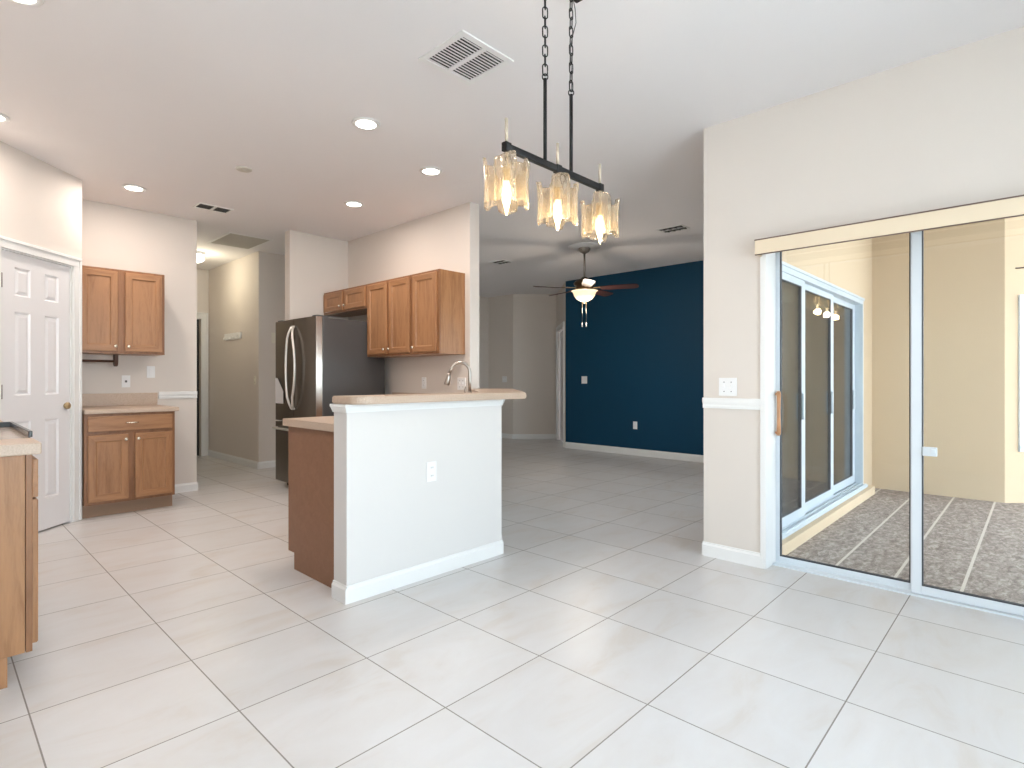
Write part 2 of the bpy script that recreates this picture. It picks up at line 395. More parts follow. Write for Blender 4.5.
struct('wall_porch_angle', B(lambda bm: wallseg(bm, PW0, PW1, 0.12, 2.75, [(0.16, 1.5, 0.52, 1.93)], z0=-0.05)), 'porch', 'angled yellow porch wall with a window at the right edge', 'wall')

# half wall carrying the bar
HW = [(1.504, 2.605), (2.645, 2.605), (2.60, 2.735), (1.504, 2.735)]
HW2 = [(2.645, 2.605), (3.62, 3.70), (3.62, 3.858), (3.55, 3.858), (2.60, 2.735)]
struct('wall_peninsula_return', B(lambda bm: prism(bm, HW2, 0, 1.028)), 'halfwall', 'slanting half wall joining the breakfast bar to the kitchen wall', 'wall')
struct('wall_peninsula', B(lambda bm: prism(bm, HW, 0, 1.028)), 'halfwall', 'white half wall under the breakfast bar counter', 'wall')
# ---- baseboards and rails
def f(bm):
    boardseg(bm, (1.504, 2.605), (2.645, 2.605), 0.014, 0.09); boardseg(bm, (1.504, 2.735), (1.504, 2.5915), 0.014, 0.09)
    boardseg(bm, (2.645, 2.605), (3.62, 3.70), 0.014, 0.09)
struct('baseboard_peninsula', B(f), 'trim', 'white baseboard around the half wall of the breakfast bar', 'baseboard')
def f(bm):
    boardseg(bm, (3.54, 1.615), (3.54, 1.235), 0.014, 0.09); boardseg(bm, (3.70, 1.615), (3.54, 1.615), 0.014, 0.09)
    boardseg(bm, (3.54, -0.72), (3.54, -1.83), 0.014, 0.09)
struct('baseboard_right', B(f), 'trim', 'white baseboard beside the glass sliding door', 'baseboard')
def f(bm):
    boardseg(bm, (1.575, 6.38), (1.955, 6.38), 0.014, 0.09); boardseg(bm, (1.955, 6.38), (1.955, 9.15), 0.014, 0.09)
struct('baseboard_left', B(f), 'trim', 'white baseboard right of the left oak base cabinet', 'baseboard')
def f(bm):
    boardseg(bm, (2.97, 9.15), (2.97, 7.32), 0.014, 0.09); boardseg(bm, (2.97, 7.32), (3.74, 7.32), 0.014, 0.09)
struct('baseboard_hall', B(f), 'trim', 'white baseboard along the back hall wall', 'baseboard')
struct('baseboard_blue', B(lambda bm: boardseg(bm, (7.45, 5.82), (7.45, 1.48), 0.014, 0.10)), 'trim', 'white baseboard under the blue accent wall', 'baseboard')
def f(bm):
    boardseg(bm, (3.74, 8.12), (7.866, 8.12), 0.014, 0.09); boardseg(bm, (7.866, 8.12), (7.866, 7.432), 0.014, 0.09); boardseg(bm, (7.866, 7.432), LD1, 0.014, 0.09)
struct('baseboard_far', B(f), 'trim', 'white baseboard along the far foyer walls', 'baseboard')
def f(bm):
    boardseg(bm, (3.54, 1.615), (3.54, 1.25), 0.014, 0.068, 0.97, False); boardseg(bm, (3.70, 1.615), (3.54, 1.615), 0.010, 0.068, 0.97, False)
struct('trim_1', B(f), 'trim', 'white chair rail under the light switch on the right wall', 'chair rail')
struct('trim_2', B(lambda bm: boardseg(bm, (1.61, 6.38), (1.955, 6.38), 0.02, 0.07, 0.963, False)), 'trim', 'white chair rail right of the left countertop', 'chair rail')
def f(bm):
    for a, b in (((1.504, 2.605), (2.645, 2.605)), ((1.504, 2.735), (1.504, 2.605)), ((2.645, 2.605), (3.62, 3.70))):
        mt, L = frame_of(a, b); t = bmesh.new()
        pr = [(0, 0.985), (-0.006, 0.985), (-0.007, 0.992), (-0.014, 1.012), (-0.016, 1.014), (-0.016, 1.028), (0, 1.028)]
        A = [t.verts.new((-0.032 if k else -0.0, y, z)) for k, (y, z) in enumerate(pr)] if False else [t.verts.new((y, y, z)) for y, z in pr]
        Bv = [t.verts.new((L - y, y, z)) for y, z in pr]
        t.faces.new(A); t.faces.new(Bv[::-1])
        for i in range(len(pr)): j = (i + 1) % len(pr); t.faces.new((A[i], Bv[i], Bv[j], A[j]))
        join(bm, t, None, mt)
struct('trim_3', B(f), 'trim', 'white moulding under the breakfast bar countertop', 'moulding')

# ------------------------------------------------------------------ doors and windows
def casing(bm, s0, s1, ztop, wd=0.072, th=0.018):    # around an opening, local: x along wall, front at y<0
    for a, b in ((s0 - wd, s0), (s1, s1 + wd)):
        box(bm, a, -th, 0, b, 0, ztop, 0.003)
    box(bm, s0 - wd, -th, ztop, s1 + wd, 0, ztop + wd, 0.004)
    for a, b in ((s0 - wd - .004, s0 - wd + .018), (s1 + wd - .018, s1 + wd + .004)):
        box(bm, a, -th - 0.008, 0, b, 0, ztop + wd - .0185, 0.004)
    box(bm, s0 - wd - .004, -th - 0.008, ztop + wd - .018, s1 + wd + .004, 0, ztop + wd + .006, 0.004)
def panelled(bm, w, h, t, panels, y0=0.0):           # slab with sunk and raised panels on its front (y = y0 - t)
    xs = sorted({0, w} | {p[0] for p in panels} | {p[1] for p in panels}); zs = sorted({0, h} | {p[2] for p in panels} | {p[3] for p in panels})
    y = y0 - t; vg = {}
    def V(x, z, yy): 
        k = (round(x, 5), round(z, 5), round(yy, 5))
        if k not in vg: vg[k] = bm.verts.new((x, yy, z))
        return vg[k]
    for xa, xb in zip(xs, xs[1:]):
        for za, zb in zip(zs, zs[1:]):
            if any(p[0] <= xa and xb <= p[1] and p[2] <= za and zb <= p[3] for p in panels): continue
            bm.faces.new((V(xa, za, y), V(xb, za, y), V(xb, zb, y), V(xa, zb, y)))
    for (a, b, c, d) in panels:
        last = None
        for ins, dy in ((0, 0), (0.010, 0.011), (0.016, 0.011), (0.036, 0.003)):
            r = [V(a + ins, c + ins, y + dy), V(b - ins, c + ins, y + dy), V(b - ins, d - ins, y + dy), V(a + ins, d - ins, y + dy)]
            if last:
                for k in range(4): bm.faces.new((last[k], last[(k + 1) % 4], r[(k + 1) % 4], r[k]))
            last = r
        bm.faces.new(last)
    box(bm, 0, y + 0.0125, 0, w, y0, h)
    for (x0, z0, x1, z1) in ((0, 0, 0, h), (w, 0, w, h), (0, 0, w, 0), (0, h, w, h)):
        bm.faces.new([bm.verts.new(q) for q in ((x0, y, z0), (x1, y, z1), (x1, y + .0125, z1), (x0, y + .0125, z0))])

# pantry door (local x along the angled wall, front = -y)
ang = PI / 4
d1 = thing('door_1', 'white six panel pantry door in the angled wall at the left edge', 'door', (0.365, 5.232, 0), ang, kind='structure')
DW = 0.452 * math.sqrt(2)
r2 = math.sqrt(2)
cols = [((0.453 - 0.365) * r2, (0.55 - 0.365) * r2), ((0.641 - 0.365) * r2, (0.737 - 0.365) * r2)]
pans = [(a, b, za, zb) for a, b in cols for za, zb in ((0.24, 0.84), (1.03, 1.63), (1.745, 1.95))]
slab = obj('door_slab', B(lambda bm: panelled(bm, DW, 2.05, 0.035, pans)), 'door', d1)
slab.location = (0, 0.045, 0.012)
obj('casing', B(lambda bm: casing(bm, -0.012, DW + 0.012, 2.072)), 'trim', d1)
def f(bm):
    box(bm, -0.0125, 0.0, 0, -0.002, 0.11, 2.07); box(bm, DW + 0.002, 0.0, 0, DW + 0.0125, 0.11, 2.07); box(bm, -0.0125, 0, 2.064, DW + 0.0125, 0.11, 2.0745)
obj('jamb', B(f), 'trim', d1)
def f(bm):
    t = bmesh.new(); lathe(t, [(0, 0), (0.031, 0), (0.032, 0.006), (0.026, 0.010), (0.012, 0.014), (0.010, 0.034), (0.022, 0.040), (0.028, 0.052), (0.026, 0.064), (0.014, 0.072), (0, 0.073)])
    join(bm, t, None, Matrix.Translation((DW - 0.05, 0.0, 0.935)) @ Matrix.Rotation(PI / 2, 4, 'X'))
kn = obj('door_knob', B(f), 'brass', slab)
for z in (0.28, 1.07, 1.85):
    obj('hinge', B(lambda bm: (box(bm, -0.002, -0.004, z - 0.05, 0.022, 0.002, z + 0.05), cyl(bm, (0.004, -0.008, z - 0.05), (0.004, -0.008, z + 0.05), 0.008))), 'bronze', slab).location = (0, -0.035, -0.012)

# hall end door
d4 = thing('door_2', 'white door with casing at the far end of the back hall', 'door', (1.84, 9.15, 0), 0, kind='structure')
sl = obj('door_slab', B(lambda bm: panelled(bm, 0.70, 2.04, 0.035, [(0.1, 0.31, 0.25, 0.85), (0.39, 0.6, 0.25, 0.85), (0.1, 0.31, 1.03, 1.6), (0.39, 0.6, 1.03, 1.6), (0.1, 0.31, 1.72, 1.93), (0.39, 0.6, 1.72, 1.93)])), 'door', d4)
sl.location = (0.25, 0.10, 0.01)
for z in (0.25, 1.05, 1.82):
    obj('hinge', B(lambda bm: box(bm, 0.70, -0.045, z - 0.05, 0.722, -0.03, z + 0.05)), 'bronze', sl)
obj('casing', B(lambda bm: casing(bm, 0.27, 1.022, 2.06, 0.09)), 'trim', d4)
obj('dark_gap_sheet', B(lambda bm: box(bm, 0.26, 0.102, 0, 1.04, 0.118, 2.07)), 'dark', d4)  # dark sheet painting the unlit room behind the door gap
# doorway past the blue wall
d5 = thing('door_3', 'pale door casing just left of the blue wall', 'door', (LD1[0], LD1[1], 0), PI / 4 + PI, kind='structure')
sl = obj('door_slab', B(lambda bm: panelled(bm, 1.02, 2.04, 0.035, [(0.12, 0.46, 0.25, 0.85), (0.56, 0.90, 0.25, 0.85), (0.12, 0.46, 1.03, 1.9), (0.56, 0.90, 1.03, 1.9)])), 'door', d5)
sl.location = (0.195, 0.08, 0.01)
obj('casing', B(lambda bm: casing(bm, 0.18, 1.23, 2.06, 0.08)), 'trim', d5)

def sash(parent, name, x0, x1, z0, z1, y, t=0.03, st=0.05, rb=0.06, rt=0.05, m='alu', shade_w=0.0):
    """one framed glass panel, local x along, y the centre of its thickness"""
    def f(bm):
        box(bm, x0, y - t / 2, z0, x0 + st, y + t / 2, z1, 0.003); box(bm, x1 - st, y - t / 2, z0, x1, y + t / 2, z1, 0.003)
        box(bm, x0 + st, y - t / 2, z0, x1 - st, y + t / 2, z0 + rb, 0.003); box(bm, x0 + st, y - t / 2, z1 - rt, x1 - st, y + t / 2, z1, 0.003)
    p = obj(name, B(f), m, parent)
    obj('pane', B(lambda bm: box(bm, x0 + st, y - 0.003, z0 + rb, x1 - st, y + 0.003, z1 - rt)), 'glass', p)
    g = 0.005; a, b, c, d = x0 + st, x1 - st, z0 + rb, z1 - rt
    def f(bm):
        box(bm, a, y - t * .45, c, a + g, y + t * .45, d); box(bm, b - g - shade_w, y - t * .45, c, b, y + t * .45, d)  # right strip widened on porch panels, painting the shadow beside the stile
        box(bm, a + g, y - t * .45, c, b - g - shade_w, y + t * .45, c + g); box(bm, a + g, y - t * .45, d - g, b - g - shade_w, y + t * .45, d)
    obj('gasket_and_shade', B(f), 'gasket_and_shade', p)
    return p
# dining slider: local x runs toward -Y from the left jamb, local -y faces the room
d2 = thing('door_4', 'glass sliding patio door of two panels in the right wall', 'door', (3.54, DOP[1], 0), -PI / 2, kind='structure')
LW = DOP[1] - DOP[0]
# local frame: x -> world -Y, y -> world +X
def f(bm):
    box(bm, 0.0, 0.0, 0, 0.005, 0.16, 2.02); box(bm, LW - 0.022, 0.0, 0, LW, 0.16, 2.02); box(bm, 0.005, 0.0, 2.008, LW - 0.022, 0.16, 2.02)
    box(bm, -0.03, -0.012, 0, 0.005, 0.0, 1.94, 0.003); box(bm, LW - 0.008, -0.012, 0, LW + 0.05, 0.0, 1.94, 0.003)
obj('jamb', B(f), 'trim', d2)
def f(bm):
    box(bm, 0.006, 0.10, 0.0, LW - 0.022, 0.245, 0.008)
    for y in (0.16, 0.235): box(bm, 0.006, y, 0.008, LW - 0.022, y + 0.005, 0.016)
obj('track', B(f), 'alu', d2)
pA = sash(d2, 'sliding_panel', -0.024, 0.752, 0.010, 2.006, 0.185, 0.03, 0.05, 0.034, 0.03)
pB = sash(d2, 'sliding_panel', 0.712, LW - 0.024, 0.010, 2.006, 0.14, 0.03, 0.046, 0.045, 0.03)
def f(bm):
    box(bm, 0.006, 0.158, 0.80, 0.028, 0.17, 1.09, 0.003)
plate = obj('handle_plate', B(f), 'steel', pA)
def f(bm):
    tube(bm, [(0.026, 0.150, 0.815), (0.034, 0.128, 0.83), (0.036, 0.122, 0.88), (0.036, 0.120, 0.945), (0.036, 0.122, 1.01), (0.034, 0.128, 1.06), (0.026, 0.150, 1.075)], [0.013, 0.013, 0.011, 0.010, 0.011, 0.013, 0.013], 10)
    cyl(bm, (0.020, 0.160, 0.825), (0.022, 0.126, 0.825), 0.009); cyl(bm, (0.020, 0.160, 1.065), (0.022, 0.126, 1.065), 0.009)
obj('wooden_handle', B(f), 'handlewood', pA)
def f(bm):
    box(bm, 0.762, 0.112, 0.752, 0.825, 0.125, 0.80, 0.004); box(bm, 0.80, 0.10, 0.768, 0.82, 0.113, 0.79, 0.003)
obj('latch', B(f), 'alu', pB)

# porch slider: local x -> world +X, -y faces the porch
d3 = thing('door_5', 'white framed three panel glass slider between porch and living room', 'door', (3.92, 1.33, 0), 0, kind='structure')
def f(bm):
    box(bm, 2.665, -0.012, 0.085, 2.70, 0.13, 1.965); box(bm, 0, -0.012, 0.085, 0.05, 0.13, 1.965); box(bm, 0.05, -0.012, 1.92, 2.665, 0.13, 1.965)
    box(bm, -0.02, -0.02, 1.962, 2.72, 0.0, 1.985, 0.004)
obj('frame', B(f), 'porch_alu', d3)
def f(bm):
    box(bm, 0.0, -0.05, 0.062, 2.70, 0.13, 0.085)
    for y in (-0.045, -0.005, 0.035, 0.075): box(bm, 0.05, y, 0.085, 2.66, y + 0.006, 0.10)
obj('track', B(f), 'porch_alu', d3)
obj('curb', B(lambda bm: box(bm, -0.1, -0.095, -0.02, 2.80, 0.13, 0.062, 0.006)), 'porch', d3)
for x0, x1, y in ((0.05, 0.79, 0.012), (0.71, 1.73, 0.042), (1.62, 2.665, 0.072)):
    p = sash(d3, 'sliding_panel', x0, x1, 0.10, 1.92, y, 0.028, 0.085, 0.075, 0.05, shade_w=0.014, m='porch_alu')
    obj('handle', B(lambda bm: (box(bm, x1 - 0.09, y - 0.03, 0.85, x1 - 0.06, y - 0.014, 1.05, 0.004))), 'porch_alu', p)

vb = thing('blind_valance', 'cream blind valance seen through the tops of the porch slider panes', 'valance', (3.95, 1.50, 1.79))
obj('fascia', B(lambda bm: box(bm, 0, 0, 0, 1.95, 0.01, 0.11)), 'valance', vb)
obj('return_end', B(lambda bm: (box(bm, 1.938, -0.05, 0, 1.95, 0, 0.11))), 'valance', vb)
# porch window, blind in it
mtw, Lw = frame_of(PW0, PW1)
w1 = thing('window_1', 'white framed window with a slatted blind on the angled porch wall', 'window', (PW0[0], PW0[1], 0), -PI / 4, kind='structure')
def f(bm):
    for (a, b, c, d) in ((0.13, 0.19, 0.49, 1.96), (1.47, 1.53, 0.49, 1.96), (0.19, 1.47, 1.90, 1.96), (0.13, 1.53, 0.47, 0.53), (0.81, 0.85, 0.53, 1.90)):
        box(bm, a, -0.02, c, b, 0.07, d, 0.003)
fr = obj('window_frame', B(f), 'alu', w1)
obj('pane', B(lambda bm: box(bm, 0.19, 0.03, 0.53, 1.47, 0.036, 1.90)), 'glass', fr)
bl = thing('window_blind', 'white horizontal slat blind behind the porch window', 'blind', (PW0[0], PW0[1], 0), -PI / 4)
def f(bm):
    for k in range(32):
        z = 0.56 + k * 0.041
        t = bmesh.new(); box(t, 0.2, -0.02, -0.001, 1.46, 0.02, 0.001)
        join(bm, t, None, Matrix.Translation((0, 0.085, z)) @ Matrix.Rotation(0.75, 4, 'X'))
obj('slats', B(f), 'blind', bl)
obj('headrail', B(lambda bm: box(bm, 0.2, 0.06, 1.865, 1.46, 0.11, 1.90, 0.004)), 'blind', bl)
# nook and back windows (behind the camera)
def wide_window(name, label, p0, p1, s0, s1, nm):
    mt, L = frame_of(p0, p1); a = math.atan2(p1[1] - p0[1], p1[0] - p0[0])
    t = thing(name, label, 'window', (p0[0], p0[1], 0), a, kind='structure')
    def f(bm):
        for k in range(nm + 1):
            x = s0 + (s1 - s0) * k / nm; box(bm, max(s0, x - 0.025), 0.03, 0.25, min(s1, x + 0.025), 0.09, 2.5)
        box(bm, s0, 0.03, 0.25, s1, 0.09, 0.30); box(bm, s0, 0.03, 2.45, s1, 0.09, 2.5)
    fr = obj('window_frame', B(f), 'alu', t)
    obj('pane', B(lambda bm: box(bm, s0 + .01, 0.055, 0.26, s1 - .01, 0.061, 2.49)), 'glass', fr)
wide_window('window_2', 'wide dining window in the wall opposite the kitchen', (-1.7, -1.95), (3.70, -1.95), 0.85, 4.45, 3)
wide_window('window_3', 'breakfast nook window beside the dining area', (-1.58, -1.95), (-1.58, 2.62), 0.15, 1.85, 2)

# valance over the dining slider
va = thing('valance', 'long cream blind valance above the glass sliding door', 'valance', (3.54, 1.252, 0.012))
def f(bm):
    box(bm, -0.092, -2.1, 1.898, -0.080, 0, 1.981); box(bm, -0.080, -0.012, 1.898, 0, 0, 1.981); box(bm, -0.080, -2.1, 1.898, 0, -2.088, 1.981)
obj('fascia', B(f), 'valance', va)
def f(bm):
    box(bm, -0.094, -2.102, 1.9815, 0, 0.002, 1.988); box(bm, -0.0935, -2.1, 1.8945, -0.078, 0.001, 1.8985)
obj('edge_strip', B(f), 'valedge', va)
def f(bm):
    box(bm, -0.06, -2.08, 1.925, -0.02, -0.02, 1.96)
obj('blind_track', B(f), 'valedge', va)

# ------------------------------------------------------------------ cabinets
def cab_door(w, h, t=0.019, st=0.052):
    """frame-and-panel cabinet front, x 0..w, z 0..h, front at y=-t; rails get the cross-grain material"""
    bm = bmesh.new(); y = -t
    def q(pts, mi): 
        fc = bm.faces.new([bm.verts.new(p) for p in pts]); fc.material_index = mi
    rings = [(0.0, -t + .004), (0.004, y), (st, y), (st + 0.004, y + 0.007), (st + 0.012, y + 0.009)]
    R = [[(i, yy, i), (w - i, yy, i), (w - i, yy, h - i), (i, yy, h - i)] for i, yy in rings]
    for a, b in zip(R, R[1:]):
        for k in range(4): q((a[k], a[(k + 1) % 4], b[(k + 1) % 4], b[k]), 1 if k in (0, 2) else 0)
    q(R[-1], 0)
    O = R[0]; K = [(p[0], 0, p[2]) for p in O]
    for k in range(4): q((O[k], O[(k + 1) % 4], K[(k + 1) % 4], K[k]), 0)
    q(K[::-1], 0)
    bmesh.ops.remove_doubles(bm, verts=bm.verts[:], dist=1e-5)
    return bm
def knob(x, z, parent, y=-0.019):
    def f(bm):
        t = bmesh.new(); lathe(t, [(0, 0), (0.007, 0), (0.006, 0.012), (0.013, 0.016), (0.015, 0.022), (0.011, 0.028), (0, 0.029)], 14)
        join(bm, t, None, Matrix.Translation((x, y, z)) @ Matrix.Rotation(PI / 2, 4, 'X'))
    return obj('knob', B(f), 'knobm', parent)
def bow_pull(x, z, parent, y=-0.019):
    def f(bm):
        tube(bm, [(x + 0.045 * s, y - 0.022 * (1 - abs(s) ** 2.2) - 0.001, z) for s in (-1, -.8, -.5, 0, .5, .8, 1)], [0.006, .005, .005, .006, .005, .005, 0.006], 8)
    return obj('pull', B(f), 'knobm', parent)
OAK = ['oak', 'oak_h']
def front(parent, name, x0, x1, z0, z1):
    p = obj(name, cab_door(x1 - x0, z1 - z0, st=0.052 if name == 'door' else 0.0), OAK, parent); p.location = (x0, 0, z0); return p
def slab_front(parent, x0, x1, z0, z1):
    w_, h_ = x1 - x0, z1 - z0
    def f(bm): box(bm, 0, -0.019, 0, w_, 0, h_, 0.004)
    p = obj('drawer', B(f), ['oak_h'], parent); p.location = (x0, 0, z0); return p
def upper_cabinet(label, loc, rotz, w_, z0, z1, doors, depth=0.33, group=None, knobs=()):
    """front at local y=0, body behind it; doors = [(x0,x1)], knobs = [x]"""
    t = thing('upper_cabinet', label, 'cabinet', loc, rotz, group)
    def f(bm):
        box(bm, 0, 0.018, z0, w_, depth, z1, 0.002)
    obj('carcass', B(f), 'oak', t)
    obj('face_frame', B(lambda bm: box(bm, -0.001, 0.0, z0, w_ + 0.001, 0.0179, z1, 0.002)), 'frame_oak_shade', t)
    for (x0, x1), kx in zip(doors, knobs):
        d = front(t, 'door', x0, x1, z0 + 0.022, z1 - 0.022)
        knob(kx - x0, 0.045, d)
    return t
def base_cabinet(label, loc, rotz, w_, doors, knobs, drawers, depth=0.6, group=None, top=0.87, toe=True, pulls=True):
    t = thing('base_cabinet', label, 'cabinet', loc, rotz, group)
    obj('carcass', B(lambda bm: box(bm, 0, 0.022, 0.112, w_, depth, top, 0.002)), 'oak', t)
    obj('face_frame', B(lambda bm: box(bm, -0.001, 0, 0.112, w_ + 0.001, 0.0205, top, 0.002)), 'frame_oak_shade', t)
    obj('toe_kick', B(lambda bm: box(bm, 0.0, 0.072, 0, w_, depth, 0.112)), 'toe' if toe else 'oak', t)
    for (x0, x1), kx in zip(doors, knobs):
        d = front(t, 'door', x0, x1, 0.135, 0.692)
        if kx: knob(kx - x0, 0.692 - 0.135 - 0.045, d)
    for x0, x1 in drawers:
        d = slab_front(t, x0, x1, 0.722 if pulls else 0.70, top - 0.022)
        if pulls: bow_pull((x1 - x0) / 2, 0.065, d)
    return t
# left wall (front faces -Y)
upper_cabinet('oak two door upper cabinet on the left beside the pantry door', (0.905, 6.05, 0), 0, 0.67, 1.388, 2.15, [(0.018, 0.298), (0.352, 0.648)], depth=0.328, knobs=(0.276, 0.376))
base_cabinet('oak base cabinet with one wide drawer and two doors beside the pantry door', (0.905, 5.70, 0), 0, 0.66, [(0.022, 0.305), (0.352, 0.638)], (0.283, 0.374), [(0.022, 0.638)], depth=0.68)
ct = thing('countertop', 'small beige countertop with backsplash on the left oak cabinet', 'countertop', (0.905, 5.675, 0.87))
obj('slab', B(lambda bm: box(bm, 0, 0, 0, 0.69, 0.705, 0.036, 0.006)), 'laminate', ct)
obj('backsplash', B(lambda bm: box(bm, 0, 0.685, 0.036, 0.69, 0.705, 0.155, 0.003)), 'laminate', ct)
# kitchen wall (front faces -X): local +x -> world -Y
upper_cabinet('oak upper cabinet of three tall doors on the kitchen wall above the faucet', (3.19, 5.109, 0), -PI / 2, 1.183, 1.39, 2.153, [(0.022, 0.372), (0.414, 0.752), (0.804, 1.152)], depth=0.308, knobs=(0.347, 0.436, 0.826))
upper_cabinet('short oak upper cabinet with two small doors above the refrigerator', (3.19, 6.028, 0), -PI / 2, 0.914, 1.90, 2.153, [(0.022, 0.435), (0.48, 0.893)], depth=0.308, knobs=(0.41, 0.505))
# near left run (front faces +X): local +x -> world +Y
base_cabinet('narrow oak base cabinet at the left edge, end panel toward the dining area', (0.288, 2.82, 0), PI / 2, 0.228, [(0.02, 0.208)], (None,), [(0.02, 0.208)], depth=0.585, toe=False, pulls=False)
base_cabinet('oak base cabinet between the range and the pantry wall', (0.288, 3.83, 0), PI / 2, 0.69, [(0.02, 0.33), (0.36, 0.67)], (0.31, 0.38), [(0.02, 0.67)], depth=0.585)
ct = thing('countertop', 'beige countertop end at the left edge, nearer side of the range', 'countertop', (0.313, 2.80, 0.87))
obj('slab', B(lambda bm: box(bm, -0.61, 0, 0, 0, 0.248, 0.045, 0.006)), 'laminate', ct)
ct = thing('countertop', 'beige countertop between the range and the pantry wall', 'countertop', (0.313, 3.83, 0.87))
obj('slab', B(lambda bm: prism(bm, [(-0.61, 0), (0, 0), (0, 1.2), (-0.06, 1.2), (-0.61, 0.70)], 0, 0.045)), 'laminate', ct)
# range
rg = thing('range', 'range with black raised rim at the left edge, beside the narrow cabinet', 'range', (0.30, 3.052, 0))
obj('body', B(lambda bm: box(bm, -0.59, 0.004, 0.1, 0, 0.764, 0.905, 0.004)), 'rangeb', rg)
obj('toe_kick', B(lambda bm: box(bm, -0.59, 0.01, 0.0, -0.07, 0.758, 0.1)), 'rangeb', rg)
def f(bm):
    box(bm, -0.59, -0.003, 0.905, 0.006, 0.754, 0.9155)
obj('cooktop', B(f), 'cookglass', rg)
def f(bm):
    box(bm, -0.59, 0.754, 0.915, 0.014, 0.768, 0.942, 0.003); box(bm, 0.0, 0.02, 0.916, 0.014, 0.754, 0.942, 0.003)
obj('rim', B(f), 'rangeb', rg)
ov = obj('oven_door', B(lambda bm: box(bm, 0.0, 0.02, 0.2, 0.012, 0.748, 0.78, 0.004)), 'rangeb', rg)
obj('handle', B(lambda bm: (tube(bm, [(0.012, 0.08, 0.74), (0.035, 0.08, 0.74), (0.035, 0.69, 0.74), (0.012, 0.69, 0.74)], 0.008))), 'steel', ov)
obj('backguard', B(lambda bm: box(bm, -0.59, 0.004, 0.918, -0.55, 0.764, 1.08, 0.006)), 'rangeb', rg)

# peninsula: cabinet, sink corner, counters, bar
pc = thing('base_cabinet', 'brown end panelled base cabinet behind the white half wall', 'cabinet', (2.60, 3.385, 0), PI)
obj('carcass', B(lambda bm: box(bm, 0, 0, 0.10, 1.027, 0.648, 0.87)), 'oak', pc)
obj('toe_kick', B(lambda bm: box(bm, 0, 0.078, 0, 1.027, 0.648, 0.10)), 'toe', pc)
def f(bm):
    prism(bm, [(0, 0.10), (0, 0.87), (0.648, 0.87), (0.648, 0.0), (0.078, 0.0), (0.078, 0.10)], 0, 0.018)
ep = obj('end_panel', B(f), 'panel', pc)
ep.rotation_euler = (PI / 2, 0, PI / 2); ep.location = (1.027, 0, 0)
for (x0, x1, kx) in ((0.03, 0.50, 0.46), (0.54, 1.01, 0.58)):
    knob(kx - x0, 0.5, front(pc, 'door', x0, x1, 0.135, 0.692))
    bow_pull((x1 - x0) / 2, 0.065, slab_front(pc, x0, x1, 0.722, 0.85))
sk = thing('corner_cabinet', 'oak corner sink cabinet under the faucet', 'cabinet', (0, 0, 0))
obj('carcass', B(lambda bm: prism(bm, [(2.605, 2.78), (2.605, 3.38), (2.87, 3.90), (3.49, 3.90), (3.49, 3.83)], 0.0, 0.87)), 'oak', sk)
base_cabinet('oak base cabinet under the counter beside the refrigerator', (2.88, 5.07, 0), -PI / 2, 1.16, [(0.022, 0.56), (0.60, 1.138)], (0.53, 0.63), [(0.022, 0.56), (0.60, 1.138)], depth=0.61)
ct = thing('countertop', 'lower beige kitchen countertop wrapping behind the breakfast bar', 'countertop', (0, 0, 0.872))
obj('slab', B(lambda bm: prism(bm, [(1.53, 2.738), (2.59, 2.738), (3.495, 3.81), (3.495, 5.075), (2.85, 5.075), (2.85, 3.92), (2.62, 3.41), (1.53, 3.41)], 0, 0.043)), 'laminate', ct)
obj('backsplash', B(lambda bm: box(bm, 3.475, 3.87, 0.043, 3.495, 5.075, 0.145)), 'laminate', ct)
bar = thing('bar_countertop', 'raised beige breakfast bar countertop on the white half wall', 'countertop', (0, 0, 1.029))
def f(bm):
    pts = [(1.496 + 0.09 * (1 - math.sin(a)), 2.50 + 0.09 * (1 - math.cos(a))) for a in (0, PI / 8, PI / 4, 3 * PI / 8, PI / 2)]
    pts = pts + [(1.496, 2.745), (2.59, 2.745), (3.49, 3.855), (3.64, 3.855), (3.81, 3.60), (2.775, 2.50)]
    prism(bm, pts, 0, 0.041, 0.006)
obj('slab', B(f), 'laminate', bar)
# faucet on the lower counter
fx, fy = 2.99, 3.30
fa = thing('faucet', 'brushed nickel gooseneck kitchen faucet rising behind the bar', 'faucet', (fx, fy, 0.915))
def f(bm): lathe(bm, [(0, 0), (0.03, 0), (0.032, 0.01), (0.024, 0.03), (0.019, 0.05), (0.019, 0.14), (0.015, 0.15), (0, 0.15)], 20)
obj('base', B(f), 'nickel', fa)
rv = Vector((0.688, -0.7256, 0)); fw = Vector((0.7256, 0.688, 0))
def pp(u, z, v=0.0): return rv * u + fw * v + Vector((0, 0, z))
def f(bm):
    R = 0.076
    path = [pp(0.0, 0.14), pp(0.0, 0.22), pp(0.0, 0.285)] + [pp(-R + R * math.cos(a), 0.30 + R * math.sin(a)) for a in [k * PI / 12 for k in range(0, 12)]] + [pp(-2 * R - 0.012, 0.285)]
    tube(bm, path, 0.0125, 12)
obj('spout', B(f), 'nickel', fa)
def f(bm): tube(bm, [pp(-0.162, 0.292), pp(-0.168, 0.262), pp(-0.181, 0.21), pp(-0.184, 0.198)], [0.015, 0.018, 0.024, 0.021], 14)
obj('spray_head', B(f), 'nickel', fa)
def f(bm):
    cyl(bm, pp(0.0, 0.115), pp(-0.045, 0.120), 0.012, 12); tube(bm, [pp(-0.035, 0.125), pp(-0.04, 0.155), pp(-0.03, 0.185)], [0.008, 0.007, 0.006], 8)
obj('lever', B(f), 'nickel', fa)

